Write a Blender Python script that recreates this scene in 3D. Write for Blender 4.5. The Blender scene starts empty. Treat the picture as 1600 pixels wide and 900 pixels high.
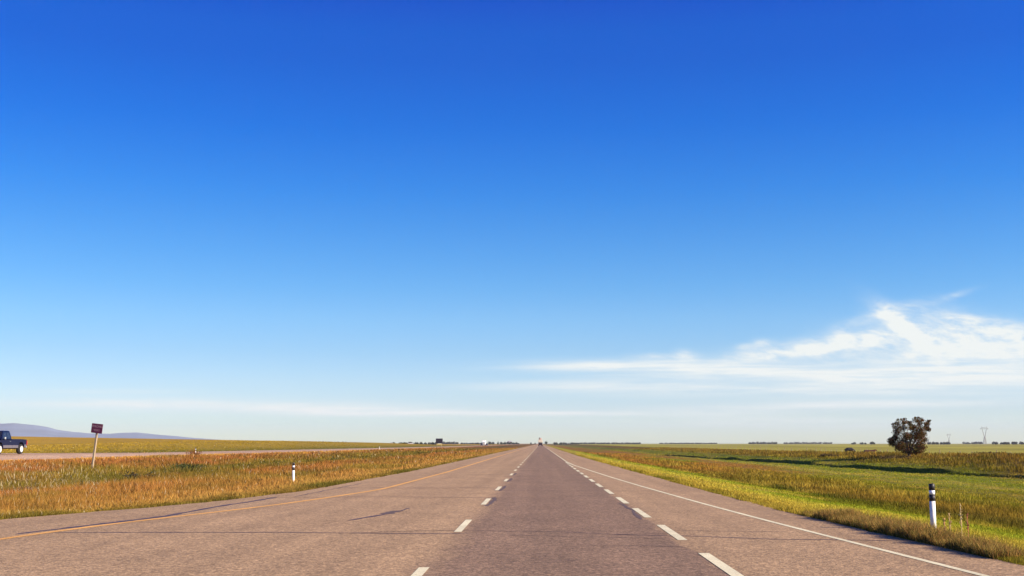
import bpy, math, random
import numpy as np
from mathutils import Vector, Matrix
random.seed(7); RNG = np.random.default_rng(11)
R = math.radians
sc = bpy.context.scene

# ------------------------------------------------------------------ camera
F = 1867.0
PITCH = math.atan(243 / F); YAW = math.atan(44.5 / F * math.cos(PITCH))
cd = bpy.data.cameras.new('camera'); cam = bpy.data.objects.new('camera', cd)
sc.collection.objects.link(cam); sc.camera = cam
cam.location = (0, 0, 1.5)
cam.rotation_euler = (R(90) + PITCH, 0, YAW)
cd.sensor_width = 36; cd.lens = 36 * F / 1600
cd.clip_start = 0.1; cd.clip_end = 60000

# ------------------------------------------------------------------ world: sky with thin clouds
SUN_AZ = 111.0      # clockwise from +Y, so the sun stands to the right and a little behind
SUN_EL = 23.0
EXPO = 1.05
w = bpy.data.worlds.new('World'); sc.world = w; w.use_nodes = True
nt = w.node_tree; nt.nodes.clear()
def N(tree, typ, **kw):
    n = tree.nodes.new(typ)
    for k, v in kw.items(): setattr(n, k, v)
    return n
def wmath(op, a, b=None, clamp=False):
    n = N(nt, 'ShaderNodeMath', operation=op); n.use_clamp = clamp
    for i, v in enumerate((a, b)):
        if v is None: continue
        if isinstance(v, (int, float)): n.inputs[i].default_value = v
        else: nt.links.new(v, n.inputs[i])
    return n.outputs[0]
def ray(x, y):
    c = np.array([x - 800.0, F, 450.0 - y])
    c = np.array([c[0], c[1]*math.cos(PITCH) - c[2]*math.sin(PITCH), c[1]*math.sin(PITCH) + c[2]*math.cos(PITCH)])
    return np.array([c[0]*math.cos(YAW) - c[1]*math.sin(YAW), c[0]*math.sin(YAW) + c[1]*math.cos(YAW), c[2]])
def uv(x, y):
    r = ray(x, y); return float(r[0]/r[1]), float(r[2]/r[1])
def U(x):                                   # bearing of a thing near the horizon
    return uv(x, 693)[0]
sky = N(nt, 'ShaderNodeTexSky', sky_type='NISHITA'); sky.sun_disc = False
sky.sun_elevation = R(SUN_EL); sky.sun_rotation = R(SUN_AZ)
sky.altitude = 900; sky.air_density = 1.0; sky.dust_density = 0.6; sky.ozone_density = 2.0
tc = N(nt, 'ShaderNodeTexCoord'); sep = N(nt, 'ShaderNodeSeparateXYZ'); nt.links.new(tc.outputs['Generated'], sep.inputs[0])
ramp = N(nt, 'ShaderNodeValToRGB'); nt.links.new(wmath('MAXIMUM', sep.outputs[2], 0.0), ramp.inputs[0])
# grading of the clear sky by elevation (position = sine of elevation)
SKY_STOPS = [#SKY#
    (0.0, (0.6793, 0.7789, 0.6988)),
    (0.0042, (0.6793, 0.7789, 0.6988)),
    (0.0148, (0.5894, 0.7334, 0.8239)),
    (0.028, (0.5735, 0.6761, 0.8746)),
    (0.0492, (0.5285, 0.645, 0.8484)),
    (0.0758, (0.4293, 0.5973, 0.8175)),
    (0.1025, (0.359, 0.5892, 0.8341)),
    (0.1291, (0.2579, 0.5478, 0.8392)),
    (0.1556, (0.1899, 0.5078, 0.8486)),
    (0.1819, (0.1282, 0.4661, 0.8635)),
    (0.2081, (0.068, 0.4208, 0.8901)),
    (0.2595, (0.0077, 0.3341, 0.9139)),
    (0.2848, (0.0016, 0.3057, 0.9135)),
    (0.3096, (0.0002, 0.275, 0.8984)),
    (0.3339, (0.0001, 0.2741, 0.9201)),
    (0.3555, (0.0001, 0.2284, 0.914)),
    (1.0, (0.08, 0.26, 0.82))
]#ENDSKY#
SKY_SCALE = 1.0
LEVEL = (.86, 1.06)    # the photograph's sky is even from left to right
el = ramp.color_ramp.elements
el[0].position = SKY_STOPS[0][0]; el[0].color = (*SKY_STOPS[0][1], 1)
el[1].position = SKY_STOPS[-1][0]; el[1].color = (*SKY_STOPS[-1][1], 1)
for p_, c_ in SKY_STOPS[1:-1]:
    e_ = el.new(p_); e_.color = (*c_, 1)
grade = N(nt, 'ShaderNodeMix', data_type='RGBA', blend_type='MULTIPLY'); grade.inputs[0].default_value = 1
lev = N(nt, 'ShaderNodeMapRange'); lev.inputs[1].default_value = -.45; lev.inputs[2].default_value = .45; lev.inputs[3].default_value = LEVEL[0]; lev.inputs[4].default_value = LEVEL[1]
nt.links.new(sep.outputs[0], lev.inputs[0])
lmul = N(nt, 'ShaderNodeVectorMath', operation='SCALE'); nt.links.new(sky.outputs[0], lmul.inputs[0]); nt.links.new(lev.outputs[0], lmul.inputs['Scale'])
nt.links.new(lmul.outputs[0], grade.inputs[6]); nt.links.new(ramp.outputs[0], grade.inputs[7])
# clouds, laid out by bearing and height above the horizon
yy = wmath('MAXIMUM', sep.outputs[1], 0.05)
cu = wmath('DIVIDE', sep.outputs[0], yy); cv = wmath('DIVIDE', sep.outputs[2], yy)
def cnoise(fu, fv, skew, detail, rough, dist, off=0.0):
    cb = N(nt, 'ShaderNodeCombineXYZ')
    nt.links.new(wmath('MULTIPLY', wmath('ADD', cu, wmath('MULTIPLY', cv, skew)), fu), cb.inputs[0])
    nt.links.new(wmath('MULTIPLY', cv, fv), cb.inputs[1]); cb.inputs[2].default_value = off
    n = N(nt, 'ShaderNodeTexNoise'); n.inputs['Scale'].default_value = 1; n.inputs['Detail'].default_value = detail
    n.inputs['Roughness'].default_value = rough; n.inputs['Distortion'].default_value = dist
    nt.links.new(cb.outputs[0], n.inputs['Vector']); return n.outputs[0]
streak = cnoise(9, 150, 0.0, 10, 0.66, 0.25)
wisp = cnoise(36, 95, 0.9, 12, 0.70, 0.22, 3.1)
def blob(x, y, sx, sy, slope=0.0):          # soft ellipse; x, y, sizes in photo pixels turned into directions
    u0, v0 = uv(x, y)
    du = wmath('SUBTRACT', cu, u0)
    a = wmath('DIVIDE', du, sx / F)
    b = wmath('DIVIDE', wmath('SUBTRACT', wmath('SUBTRACT', cv, v0), wmath('MULTIPLY', du, slope)), sy / F)
    d = wmath('ADD', wmath('MULTIPLY', a, a), wmath('MULTIPLY', b, b))
    return wmath('POWER', 2.718, wmath('MULTIPLY', d, -1.0))
def addup(items):
    s = None
    for wgt, bl in items:
        t = wmath('MULTIPLY', bl, wgt); s = t if s is None else wmath('ADD', s, t)
    return s
S1 = addup([(0.95, blob(1360, 590, 330, 20, 0.02)), (0.85, blob(940, 571, 130, 8, 0.01)), (0.55, blob(900, 603, 150, 7)), (0.7, blob(1120, 575, 160, 12)),
            (0.6, blob(1620, 572, 200, 30)), (1.0, blob(540, 640, 160, 9, -0.02)), (0.8, blob(230, 632, 230, 9, -0.01)),
            (0.35, blob(170, 611, 110, 4)), (0.85, blob(860, 646, 260, 3.5)), (0.75, blob(1330, 632, 260, 7, 0.02)), (0.4, blob(1250, 658, 320, 12)), (0.35, blob(1250, 612, 330, 9))])
S2 = addup([(1.25, blob(1402, 504, 34, 16, -0.7)), (1.1, blob(1432, 528, 34, 16, -0.9)), (0.9, blob(1480, 528, 120, 20, -0.05)), (0.9, blob(1570, 520, 110, 18, -0.1)), (0.95, blob(1300, 536, 110, 11, 0.12)),
            (0.7, blob(1192, 537, 16, 7)), (0.6, blob(1162, 541, 12, 5)), (0.85, blob(1240, 552, 120, 9, 0.1)), (0.75, blob(1070, 556, 18, 8)), (0.45, blob(1484, 464, 30, 5, 0.3)),
            (0.75, blob(1480, 552, 220, 15, 0.02)), (0.6, blob(1015, 557, 30, 5)), (0.5, blob(1370, 492, 60, 8, .3)), (0.6, blob(1500, 497, 60, 7, -.1)), (0.35, blob(1440, 484, 60, 12)), (0.8, blob(1315, 525, 15, 9)), (0.7, blob(1365, 527, 18, 12))])
def lin(a, lo, hi):
    n = N(nt, 'ShaderNodeMapRange'); n.inputs[1].default_value = lo; n.inputs[2].default_value = hi
    n.interpolation_type = 'SMOOTHSTEP'; nt.links.new(a, n.inputs[0]); return n.outputs[0]
m1 = wmath('MULTIPLY', S1, wmath('ADD', 0.42, wmath('MULTIPLY', lin(streak, 0.32, 0.68), 0.85)))
m2 = wmath('MULTIPLY', S2, wmath('ADD', 0.26, wmath('MULTIPLY', lin(wisp, 0.29, 0.73), 0.95)))
mask = wmath('ADD', m1, m2, clamp=True)
front = lin(sep.outputs[1], 0.05, 0.2)
mask = wmath('MULTIPLY', wmath('MULTIPLY', mask, 0.95), front)
cmix = N(nt, 'ShaderNodeMix', data_type='RGBA'); nt.links.new(mask, cmix.inputs[0])
nt.links.new(grade.outputs[2], cmix.inputs[6])
CLOUD = (4.5, 4.65, 4.45)
cmix.inputs[7].default_value = (*CLOUD, 1)
bg = N(nt, 'ShaderNodeBackground'); bg.inputs['Strength'].default_value = 0.1
nt.links.new(cmix.outputs[2], bg.inputs['Color'])
wo = N(nt, 'ShaderNodeOutputWorld'); nt.links.new(bg.outputs[0], wo.inputs['Surface'])

# ------------------------------------------------------------------ sun
sl = bpy.data.lights.new('sun', 'SUN'); so = bpy.data.objects.new('sun', sl); sc.collection.objects.link(so)
sl.energy = 5.0; sl.angle = R(0.5); sl.color = (1.0, 0.83, 0.62)
sd = Vector((math.sin(R(SUN_AZ))*math.cos(R(SUN_EL)), math.cos(R(SUN_AZ))*math.cos(R(SUN_EL)), math.sin(R(SUN_EL))))
so.rotation_euler = sd.to_track_quat('Z', 'Y').to_euler(); so.location = (60, -40, 80)
vs = sc.view_settings; vs.view_transform = 'Standard'; vs.look = 'None'; vs.exposure = EXPO; vs.gamma = 1; vs.use_curve_mapping = False
sc.cycles.use_denoising = True
sc.cycles.max_bounces = 5; sc.cycles.diffuse_bounces = 3; sc.cycles.transmission_bounces = 3; sc.cycles.volume_bounces = 0
sc.cycles.transparent_max_bounces = 8

# ------------------------------------------------------------------ helpers
class MB:
    def __init__(s): s.v = []; s.f = []
    def add(s, vs_, fs):
        o = len(s.v); s.v += [tuple(map(float, q)) for q in vs_]; s.f += [tuple(i + o for i in q) for q in fs]; return s
    def box(s, c, d, bev=0.0, rot=0.0):
        x, y, z = d[0]/2, d[1]/2, d[2]/2; b = min(bev, x*.9, y*.9, z*.9)
        if b <= 0:
            p = [(i*x, j*y, k*z) for k in (-1, 1) for (i, j) in ((-1,-1),(1,-1),(1,1),(-1,1))]
            f = [(3,2,1,0),(4,5,6,7),(0,1,5,4),(1,2,6,5),(2,3,7,6),(3,0,4,7)]
        else:
            def ring(z_, x_, y_): return [(-x_+b,-y_,z_),(x_-b,-y_,z_),(x_,-y_+b,z_),(x_,y_-b,z_),(x_-b,y_,z_),(-x_+b,y_,z_),(-x_,y_-b,z_),(-x_,-y_+b,z_)]
            def ring2(z_): return [(-x+2*b if q[0]<0 else x-2*b, -y+2*b if q[1]<0 else y-2*b, z_) for q in ring(z_, x, y)]
            p = []
            for z_, sh in ((-z, b), (-z+b, 0), (z-b, 0), (z, b)):
                p += [(q[0]*(x-sh)/x, q[1]*(y-sh)/y, z_) for q in ring(z_, x, y)]
            f = [tuple(range(7, -1, -1)), tuple(range(24, 32))]
            for k in range(3):
                for i in range(8): f.append((k*8+i, k*8+(i+1) % 8, k*8+8+(i+1) % 8, k*8+8+i))
        ca, sa = math.cos(rot), math.sin(rot)
        return s.add([(q[0]*ca - q[1]*sa + c[0], q[0]*sa + q[1]*ca + c[1], q[2] + c[2]) for q in p], f)
    def tube(s, pts, rads, n=8, cap=True):
        pts = [Vector(p) for p in pts]
        if isinstance(rads, (int, float)): rads = [rads]*len(pts)
        vs_, fs = [], []
        for i, p in enumerate(pts):
            d = (pts[min(i+1, len(pts)-1)] - pts[max(i-1, 0)]).normalized()
            a = d.orthogonal().normalized() if abs(d.z) < .99 else Vector((1, 0, 0)); b = d.cross(a).normalized(); a = b.cross(d)
            for k in range(n):
                t = 2*math.pi*k/n; vs_.append(p + (a*math.cos(t) + b*math.sin(t))*rads[i])
        for i in range(len(pts)-1):
            for k in range(n): fs.append((i*n+k, i*n+(k+1) % n, (i+1)*n+(k+1) % n, (i+1)*n+k))
        if cap: fs.append(tuple(range(n-1, -1, -1))); fs.append(tuple((len(pts)-1)*n + k for k in range(n)))
        return s.add(vs_, fs)
    def disc_x(s, c, r, wd, n=28, prof=None):     # wheel shape, axis along x
        prof = prof or [(-wd/2, r*.86), (-wd/2*.8, r*.98), (0, r), (wd/2*.8, r*.98), (wd/2, r*.86)]
        vs_, fs = [], []
        for (x, rr) in prof:
            for k in range(n):
                t = 2*math.pi*k/n; vs_.append((c[0]+x, c[1]+rr*math.cos(t), c[2]+rr*math.sin(t)))
        for i in range(len(prof)-1):
            for k in range(n): fs.append((i*n+k, i*n+(k+1) % n, (i+1)*n+(k+1) % n, (i+1)*n+k))
        fs.append(tuple(range(n-1, -1, -1))); fs.append(tuple((len(prof)-1)*n+k for k in range(n)))
        return s.add(vs_, fs)
    def prism_x(s, prof, x0, x1, inset=0.0):      # (y, z) outline extruded along x
        n = len(prof); cy = sum(p[0] for p in prof)/n; cz = sum(p[1] for p in prof)/n
        def sh(k): return [(cy+(p[0]-cy)*k, cz+(p[1]-cz)*k) for p in prof]
        rings = [(x0, sh(1-inset)), (x0+(x1-x0)*.04, prof), (x1-(x1-x0)*.04, prof), (x1, sh(1-inset))] if inset else [(x0, prof), (x1, prof)]
        vs_ = [(x, y, z) for x, pr in rings for y, z in pr]; m = len(rings)
        fs = [(i*n+k, i*n+(k+1) % n, (i+1)*n+(k+1) % n, (i+1)*n+k) for i in range(m-1) for k in range(n)]
        fs += [tuple(range(n-1, -1, -1)), tuple((m-1)*n+k for k in range(n))]
        return s.add(vs_, fs)
    def build(s, name, mat, parent=None, smooth=False, loc=None):
        me = bpy.data.meshes.new(name); me.from_pydata(s.v, [], s.f); me.update()
        import bmesh
        bm = bmesh.new(); bm.from_mesh(me); bmesh.ops.recalc_face_normals(bm, faces=bm.faces); bm.to_mesh(me); bm.free()
        if smooth: me.polygons.foreach_set('use_smooth', [True]*len(me.polygons))
        me.materials.append(mat); o = bpy.data.objects.new(name, me); sc.collection.objects.link(o)
        if parent: o.parent = parent
        if loc is not None: o.location = loc
        return o
def tag(o, label=None, cat=None, group=None, kind=None):
    for k, v in (('label', label), ('category', cat), ('group', group), ('kind', kind)):
        if v: o[k] = v
    return o
def empty(name, loc, rz=0, **kw):
    o = bpy.data.objects.new(name, None); sc.collection.objects.link(o); o.location = loc; o.rotation_euler = (0, 0, rz)
    o.empty_display_size = .3
    return tag(o, **kw)
def copy_tree(o, parent=None):
    c = o.copy(); sc.collection.objects.link(c)
    if parent: c.parent = parent
    for ch in list(o.children): copy_tree(ch, c)
    return c
def np_mesh(name, V, faces_flat, loop_start, loop_total, mat, colors=None, smooth=False):
    me = bpy.data.meshes.new(name)
    me.vertices.add(len(V)); me.vertices.foreach_set('co', V.astype(np.float32).ravel())
    me.loops.add(len(faces_flat)); me.loops.foreach_set('vertex_index', faces_flat.astype(np.int32))
    me.polygons.add(len(loop_start)); me.polygons.foreach_set('loop_start', loop_start.astype(np.int32))
    me.polygons.foreach_set('loop_total', loop_total.astype(np.int32))
    if smooth: me.polygons.foreach_set('use_smooth', np.ones(len(loop_start), bool))
    if colors is not None:
        a = me.color_attributes.new('Col', 'FLOAT_COLOR', 'POINT')
        c4 = np.ones((len(V), 4), np.float32); c4[:, :3] = colors; a.data.foreach_set('color', c4.ravel())
    me.update(calc_edges=True); me.validate()
    me.materials.append(mat); o = bpy.data.objects.new(name, me); sc.collection.objects.link(o); return o

# ------------------------------------------------------------------ materials
def mat(name, col, rough=.6, metal=0.0, var=.12, scale=6, spec=.4, bump=0.0, bscale=40):
    m = bpy.data.materials.new(name); m.use_nodes = True; t = m.node_tree; b = t.nodes['Principled BSDF']
    b.inputs['Roughness'].default_value = rough; b.inputs['Metallic'].default_value = metal
    b.inputs['Specular IOR Level'].default_value = spec
    co = N(t, 'ShaderNodeTexCoord'); n = N(t, 'ShaderNodeTexNoise'); n.inputs['Scale'].default_value = scale; n.inputs['Detail'].default_value = 5
    t.links.new(co.outputs['Object'], n.inputs['Vector'])
    mr = N(t, 'ShaderNodeMapRange'); mr.inputs[1].default_value = .3; mr.inputs[2].default_value = .7
    mr.inputs[3].default_value = 1-var; mr.inputs[4].default_value = 1+var; t.links.new(n.outputs[0], mr.inputs[0])
    mx = N(t, 'ShaderNodeMix', data_type='RGBA', blend_type='MULTIPLY'); mx.inputs[0].default_value = 1
    mx.inputs[6].default_value = (*col, 1); t.links.new(mr.outputs[0], mx.inputs[7]); t.links.new(mx.outputs[2], b.inputs['Base Color'])
    if bump:
        n2 = N(t, 'ShaderNodeTexNoise'); n2.inputs['Scale'].default_value = bscale; t.links.new(co.outputs['Object'], n2.inputs['Vector'])
        bp = N(t, 'ShaderNodeBump'); bp.inputs['Strength'].default_value = bump; t.links.new(n2.outputs[0], bp.inputs['Height']); t.links.new(bp.outputs[0], b.inputs['Normal'])
    return m
def foliage_mat(name, transl=.3):
    m = bpy.data.materials.new(name); m.use_nodes = True; t = m.node_tree; t.nodes.clear()
    a = N(t, 'ShaderNodeVertexColor'); a.layer_name = 'Col'
    d = N(t, 'ShaderNodeBsdfDiffuse'); tr = N(t, 'ShaderNodeBsdfTranslucent'); mx = N(t, 'ShaderNodeMixShader'); mx.inputs[0].default_value = transl
    for s_ in (d, tr): t.links.new(a.outputs[0], s_.inputs[0])
    t.links.new(d.outputs[0], mx.inputs[1]); t.links.new(tr.outputs[0], mx.inputs[2])
    o = N(t, 'ShaderNodeOutputMaterial'); t.links.new(mx.outputs[0], o.inputs[0]); return m
def ground_mat():
    m = bpy.data.materials.new('ground'); m.use_nodes = True; t = m.node_tree; b = t.nodes['Principled BSDF']
    b.inputs['Roughness'].default_value = .95; b.inputs['Specular IOR Level'].default_value = .05
    a = N(t, 'ShaderNodeVertexColor'); a.layer_name = 'Col'
    co = N(t, 'ShaderNodeTexCoord'); mp = N(t, 'ShaderNodeMapping'); mp.inputs['Scale'].default_value = (1, .55, 1)
    t.links.new(co.outputs['Object'], mp.inputs[0])
    last = a.outputs[0]
    for sc_, lo, hi in ((6, .55, 1.45), (.8, .84, 1.16), (.05, .85, 1.15)):
        n = N(t, 'ShaderNodeTexNoise'); n.inputs['Scale'].default_value = sc_; n.inputs['Detail'].default_value = 6; n.inputs['Roughness'].default_value = .7
        t.links.new(mp.outputs[0], n.inputs['Vector'])
        mr = N(t, 'ShaderNodeMapRange'); mr.inputs[1].default_value = .3; mr.inputs[2].default_value = .7; mr.inputs[3].default_value = lo; mr.inputs[4].default_value = hi
        t.links.new(n.outputs[0], mr.inputs[0])
        mx = N(t, 'ShaderNodeMix', data_type='RGBA', blend_type='MULTIPLY'); mx.inputs[0].default_value = 1
        t.links.new(last, mx.inputs[6]); t.links.new(mr.outputs[0], mx.inputs[7]); last = mx.outputs[2]
    t.links.new(last, b.inputs['Base Color']); return m
def road_mat(name, left, mid, midrange=None):
    """aged chip-seal; the through lane between the two dashed lines is laid in darker stone"""
    m = bpy.data.materials.new(name); m.use_nodes = True; t = m.node_tree; b = t.nodes['Principled BSDF']
    b.inputs['Roughness'].default_value = .85; b.inputs['Specular IOR Level'].default_value = .25
    co = N(t, 'ShaderNodeTexCoord')
    def noise(vec, s_, det=4, ro=.6, mapping=None):
        n = N(t, 'ShaderNodeTexNoise'); n.inputs['Scale'].default_value = s_; n.inputs['Detail'].default_value = det; n.inputs['Roughness'].default_value = ro
        if mapping:
            mp = N(t, 'ShaderNodeMapping'); mp.inputs['Scale'].default_value = mapping; t.links.new(vec, mp.inputs[0]); vec = mp.outputs[0]
        t.links.new(vec, n.inputs['Vector']); return n.outputs[0]
    def mr(s_, a, b_, c, d):
        n = N(t, 'ShaderNodeMapRange'); n.inputs[1].default_value = a; n.inputs[2].default_value = b_; n.inputs[3].default_value = c; n.inputs[4].default_value = d
        t.links.new(s_, n.inputs[0]); return n.outputs[0]
    def mth(op, a, b_):
        n = N(t, 'ShaderNodeMath', operation=op)
        for i, q in enumerate((a, b_)):
            if isinstance(q, (int, float)): n.inputs[i].default_value = q
            else: t.links.new(q, n.inputs[i])
        return n.outputs[0]
    base = N(t, 'ShaderNodeMix', data_type='RGBA'); base.inputs[6].default_value = (*left, 1); base.inputs[7].default_value = (*mid, 1)
    if midrange:
        sx = N(t, 'ShaderNodeSeparateXYZ'); t.links.new(co.outputs['Object'], sx.inputs[0])
        xw = mth('ADD', sx.outputs[0], mr(noise(co.outputs['Object'], 1.0, 5, .7, (1, .25, 1)), .3, .7, -.22, .22))
        a0, a1 = midrange
        f = mth('MULTIPLY', mr(xw, a0-.25, a0+.25, 0, 1), mr(xw, a1-.05, a1+.05, 1, 0))
        t.links.new(f, base.inputs[0])
        # wheel paths and oil drip strip, worn along the lanes
        lane = mr(noise(co.outputs['Object'], 1, 3, .5, (1.3, .012, 1)), .3, .7, .87, 1.13)
    else:
        base.inputs[0].default_value = 0; lane = mr(noise(co.outputs['Object'], 1, 3, .5, (.8, .01, 1)), .3, .7, .93, 1.07)
    last = base.outputs[2]
    vor = N(t, 'ShaderNodeTexVoronoi'); vor.inputs['Scale'].default_value = 38; t.links.new(co.outputs['Object'], vor.inputs['Vector'])
    sv = N(t, 'ShaderNodeSeparateColor'); t.links.new(vor.outputs['Color'], sv.inputs[0])
    vor2 = N(t, 'ShaderNodeTexVoronoi'); vor2.inputs['Scale'].default_value = 15; t.links.new(co.outputs['Object'], vor2.inputs['Vector'])
    sv2 = N(t, 'ShaderNodeSeparateColor'); t.links.new(vor2.outputs['Color'], sv2.inputs[0])
    for f in (mr(sv.outputs[0], 0, 1, .6, 1.4), mr(sv2.outputs[1], 0, 1, .8, 1.2), mr(noise(co.outputs['Object'], 14, 4, .7), .3, .7, .72, 1.28),
              mr(noise(co.outputs['Object'], .7, 6, .6, (1, .5, 1)), .3, .7, .88, 1.12), lane):
        mx = N(t, 'ShaderNodeMix', data_type='RGBA', blend_type='MULTIPLY'); mx.inputs[0].default_value = 1
        t.links.new(last, mx.inputs[6]); t.links.new(f, mx.inputs[7]); last = mx.outputs[2]
    t.links.new(last, b.inputs['Base Color'])
    bp = N(t, 'ShaderNodeBump'); bp.inputs['Strength'].default_value = .35; bp.inputs['Distance'].default_value = .01
    t.links.new(vor.outputs['Distance'], bp.inputs['Height']); t.links.new(bp.outputs[0], b.inputs['Normal'])
    return m
def paint_mat(name, col, under, wear=.35):
    m = bpy.data.materials.new(name); m.use_nodes = True; t = m.node_tree; b = t.nodes['Principled BSDF']
    b.inputs['Roughness'].default_value = .7; b.inputs['Specular IOR Level'].default_value = .25
    co = N(t, 'ShaderNodeTexCoord')
    n = N(t, 'ShaderNodeTexNoise'); n.inputs['Scale'].default_value = 22; n.inputs['Detail'].default_value = 6; n.inputs['Roughness'].default_value = .75
    t.links.new(co.outputs['Object'], n.inputs['Vector'])
    mr = N(t, 'ShaderNodeMapRange'); mr.inputs[1].default_value = wear; mr.inputs[2].default_value = wear+.12; t.links.new(n.outputs[0], mr.inputs[0])
    n2 = N(t, 'ShaderNodeTexNoise'); n2.inputs['Scale'].default_value = .8; n2.inputs['Detail'].default_value = 4; t.links.new(co.outputs['Object'], n2.inputs['Vector'])
    mr2 = N(t, 'ShaderNodeMapRange'); mr2.inputs[1].default_value = .3; mr2.inputs[2].default_value = .7; mr2.inputs[3].default_value = .8; mr2.inputs[4].default_value = 1.1; t.links.new(n2.outputs[0], mr2.inputs[0])
    mx = N(t, 'ShaderNodeMix', data_type='RGBA'); mx.inputs[6].default_value = (*under, 1); mx.inputs[7].default_value = (*col, 1); t.links.new(mr.outputs[0], mx.inputs[0])
    m2 = N(t, 'ShaderNodeMix', data_type='RGBA', blend_type='MULTIPLY'); m2.inputs[0].default_value = 1; t.links.new(mx.outputs[2], m2.inputs[6]); t.links.new(mr2.outputs[0], m2.inputs[7])
    t.links.new(m2.outputs[2], b.inputs['Base Color']); return m

ASPH = (.36, .235, .122); ASPH_D = (.235, .150, .088)
M = dict(
    ground=ground_mat(), grass=foliage_mat('grass', .22), leaf=foliage_mat('leaf', .25),
    road=road_mat('asphalt', ASPH, ASPH_D, (-1.32, 2.14)), road2=road_mat('asphalt_pale', (.42, .28, .18), ASPH),
    white=paint_mat('white_road_paint', (.80, .74, .47), ASPH, .34), yellow=paint_mat('yellow_road_paint', (.84, .43, .09), ASPH, .37),
    tar=mat('crack_sealant', (.075, .045, .045), .6, var=.3, scale=9),
    tar2=mat('faded_crack', (.115, .075, .06), .8, var=.3, scale=9),
    bark=mat('bark', (.10, .07, .05), .9, var=.3, scale=20, bump=.5),
    wood=mat('weathered_wood', (.34, .26, .17), .85, var=.25, scale=30, bump=.3),
    postwhite=mat('white_plastic', (.78, .75, .70), .55, var=.2, scale=9), postblack=mat('black_band', (.018, .016, .02), .5),
    reflector=mat('reflector', (.85, .86, .88), .3),
    signface=mat('dark_red_sign', (.12, .014, .05), .6, var=.15, scale=8), signtext=mat('faded_letters', (.45, .26, .30), .6),
    signback=mat('dark_sign_back', (.02, .016, .03), .6), alu=mat('aluminium', (.45, .45, .46), .45, .6),
    blue=mat('navy_car_paint', (.003, .005, .030), .35, 0, var=.05, spec=.25), silver=mat('silver_trim', (.12, .11, .13), .5, .1),
    tyre=mat('tyre', (.012, .012, .014), .85), rim=mat('bright_rim', (.80, .80, .78), .3, .4), glass=mat('dark_glass', (.02, .022, .03), .08, spec=.9),
    red=mat('red_lamp', (.45, .03, .02), .35), amber=mat('amber_lamp', (.6, .2, .02), .35), headlamp=mat('headlamp', (.75, .76, .78), .15),
    chrome=mat('chrome', (.6, .6, .62), .2, .9), black=mat('black_plastic', (.015, .014, .018), .6),
    truckwhite=mat('white_truck_paint', (.80, .80, .80), .4, var=.04), cream=mat('cream_tarpaulin', (.62, .55, .44), .7), grey=mat('grey_load', (.22, .20, .19), .7),
    pinkish=mat('faded_pink_panel', (.50, .36, .33), .6), chassis=mat('dark_chassis', (.03, .02, .025), .7),
    darkcar=mat('dark_maroon_paint', (.04, .012, .02), .3), steel=mat('galvanised_steel', (.24, .24, .25), .6, .3),
    barn=mat('white_shed_cladding', (.75, .73, .70), .7), roof=mat('shed_roof', (.35, .33, .33), .6),
    cow=mat('black_cow_hide', (.010, .008, .014), .8), cowred=mat('dark_red_cow_hide', (.055, .012, .010), .8), wire=mat('wire', (.2, .17, .14), .6, .5),
    hill=mat('hill', (.13, .17, .23), .95, var=.25, scale=.002),
)

# ------------------------------------------------------------------ noise + terrain functions
def _h(ix, iy, s):
    n = (ix.astype(np.int64)*374761393 + iy.astype(np.int64)*668265263 + s*1442695041) & 0xffffffff
    n = ((n ^ (n >> 13))*1274126177) & 0xffffffff
    return ((n ^ (n >> 16)) & 0xffff)/65535.0
def vn(x, y, s=0):
    ix = np.floor(x); iy = np.floor(y); fx = x-ix; fy = y-iy; fx = fx*fx*(3-2*fx); fy = fy*fy*(3-2*fy)
    return (_h(ix, iy, s)*(1-fx)+_h(ix+1, iy, s)*fx)*(1-fy) + (_h(ix, iy+1, s)*(1-fx)+_h(ix+1, iy+1, s)*fx)*fy
def fbm(x, y, s=0, o=4):
    a = 0; amp = .5; t = 0
    for k in range(o): a = a + amp*vn(x*2**k, y*2**k, s+k*17); t += amp; amp *= .55
    return a/t - .5
def sst(a, b, x):
    t = np.clip((x-a)/(b-a), 0, 1); return t*t*(3-2*t)
def edgeL(Y): return np.interp(Y, [0, 20, 24, 27.6, 31, 38.5, 64, 92], [-11.3, -11.0, -10.7, -9.5, -8.55, -7.5, -7.05, -7.0])
def edgeR(Y): return np.interp(Y, [0, 15, 17, 28, 61, 150, 400], [6.15, 5.95, 5.86, 5.35, 5.0, 4.5, 4.4])
def bankX(Y): return np.interp(Y, [0, 60, 97, 120, 180, 265, 330], [41, 40.5, 39, 35.7, 34, 29, 27])
def znear(Y): return np.interp(Y, [84, 114, 171, 400, 700], [.27, .25, .17, .05, 0])
def zopp(Y): return np.interp(Y, [100, 142, 212, 421, 800], [.68, .42, .34, .15, 0])
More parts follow.
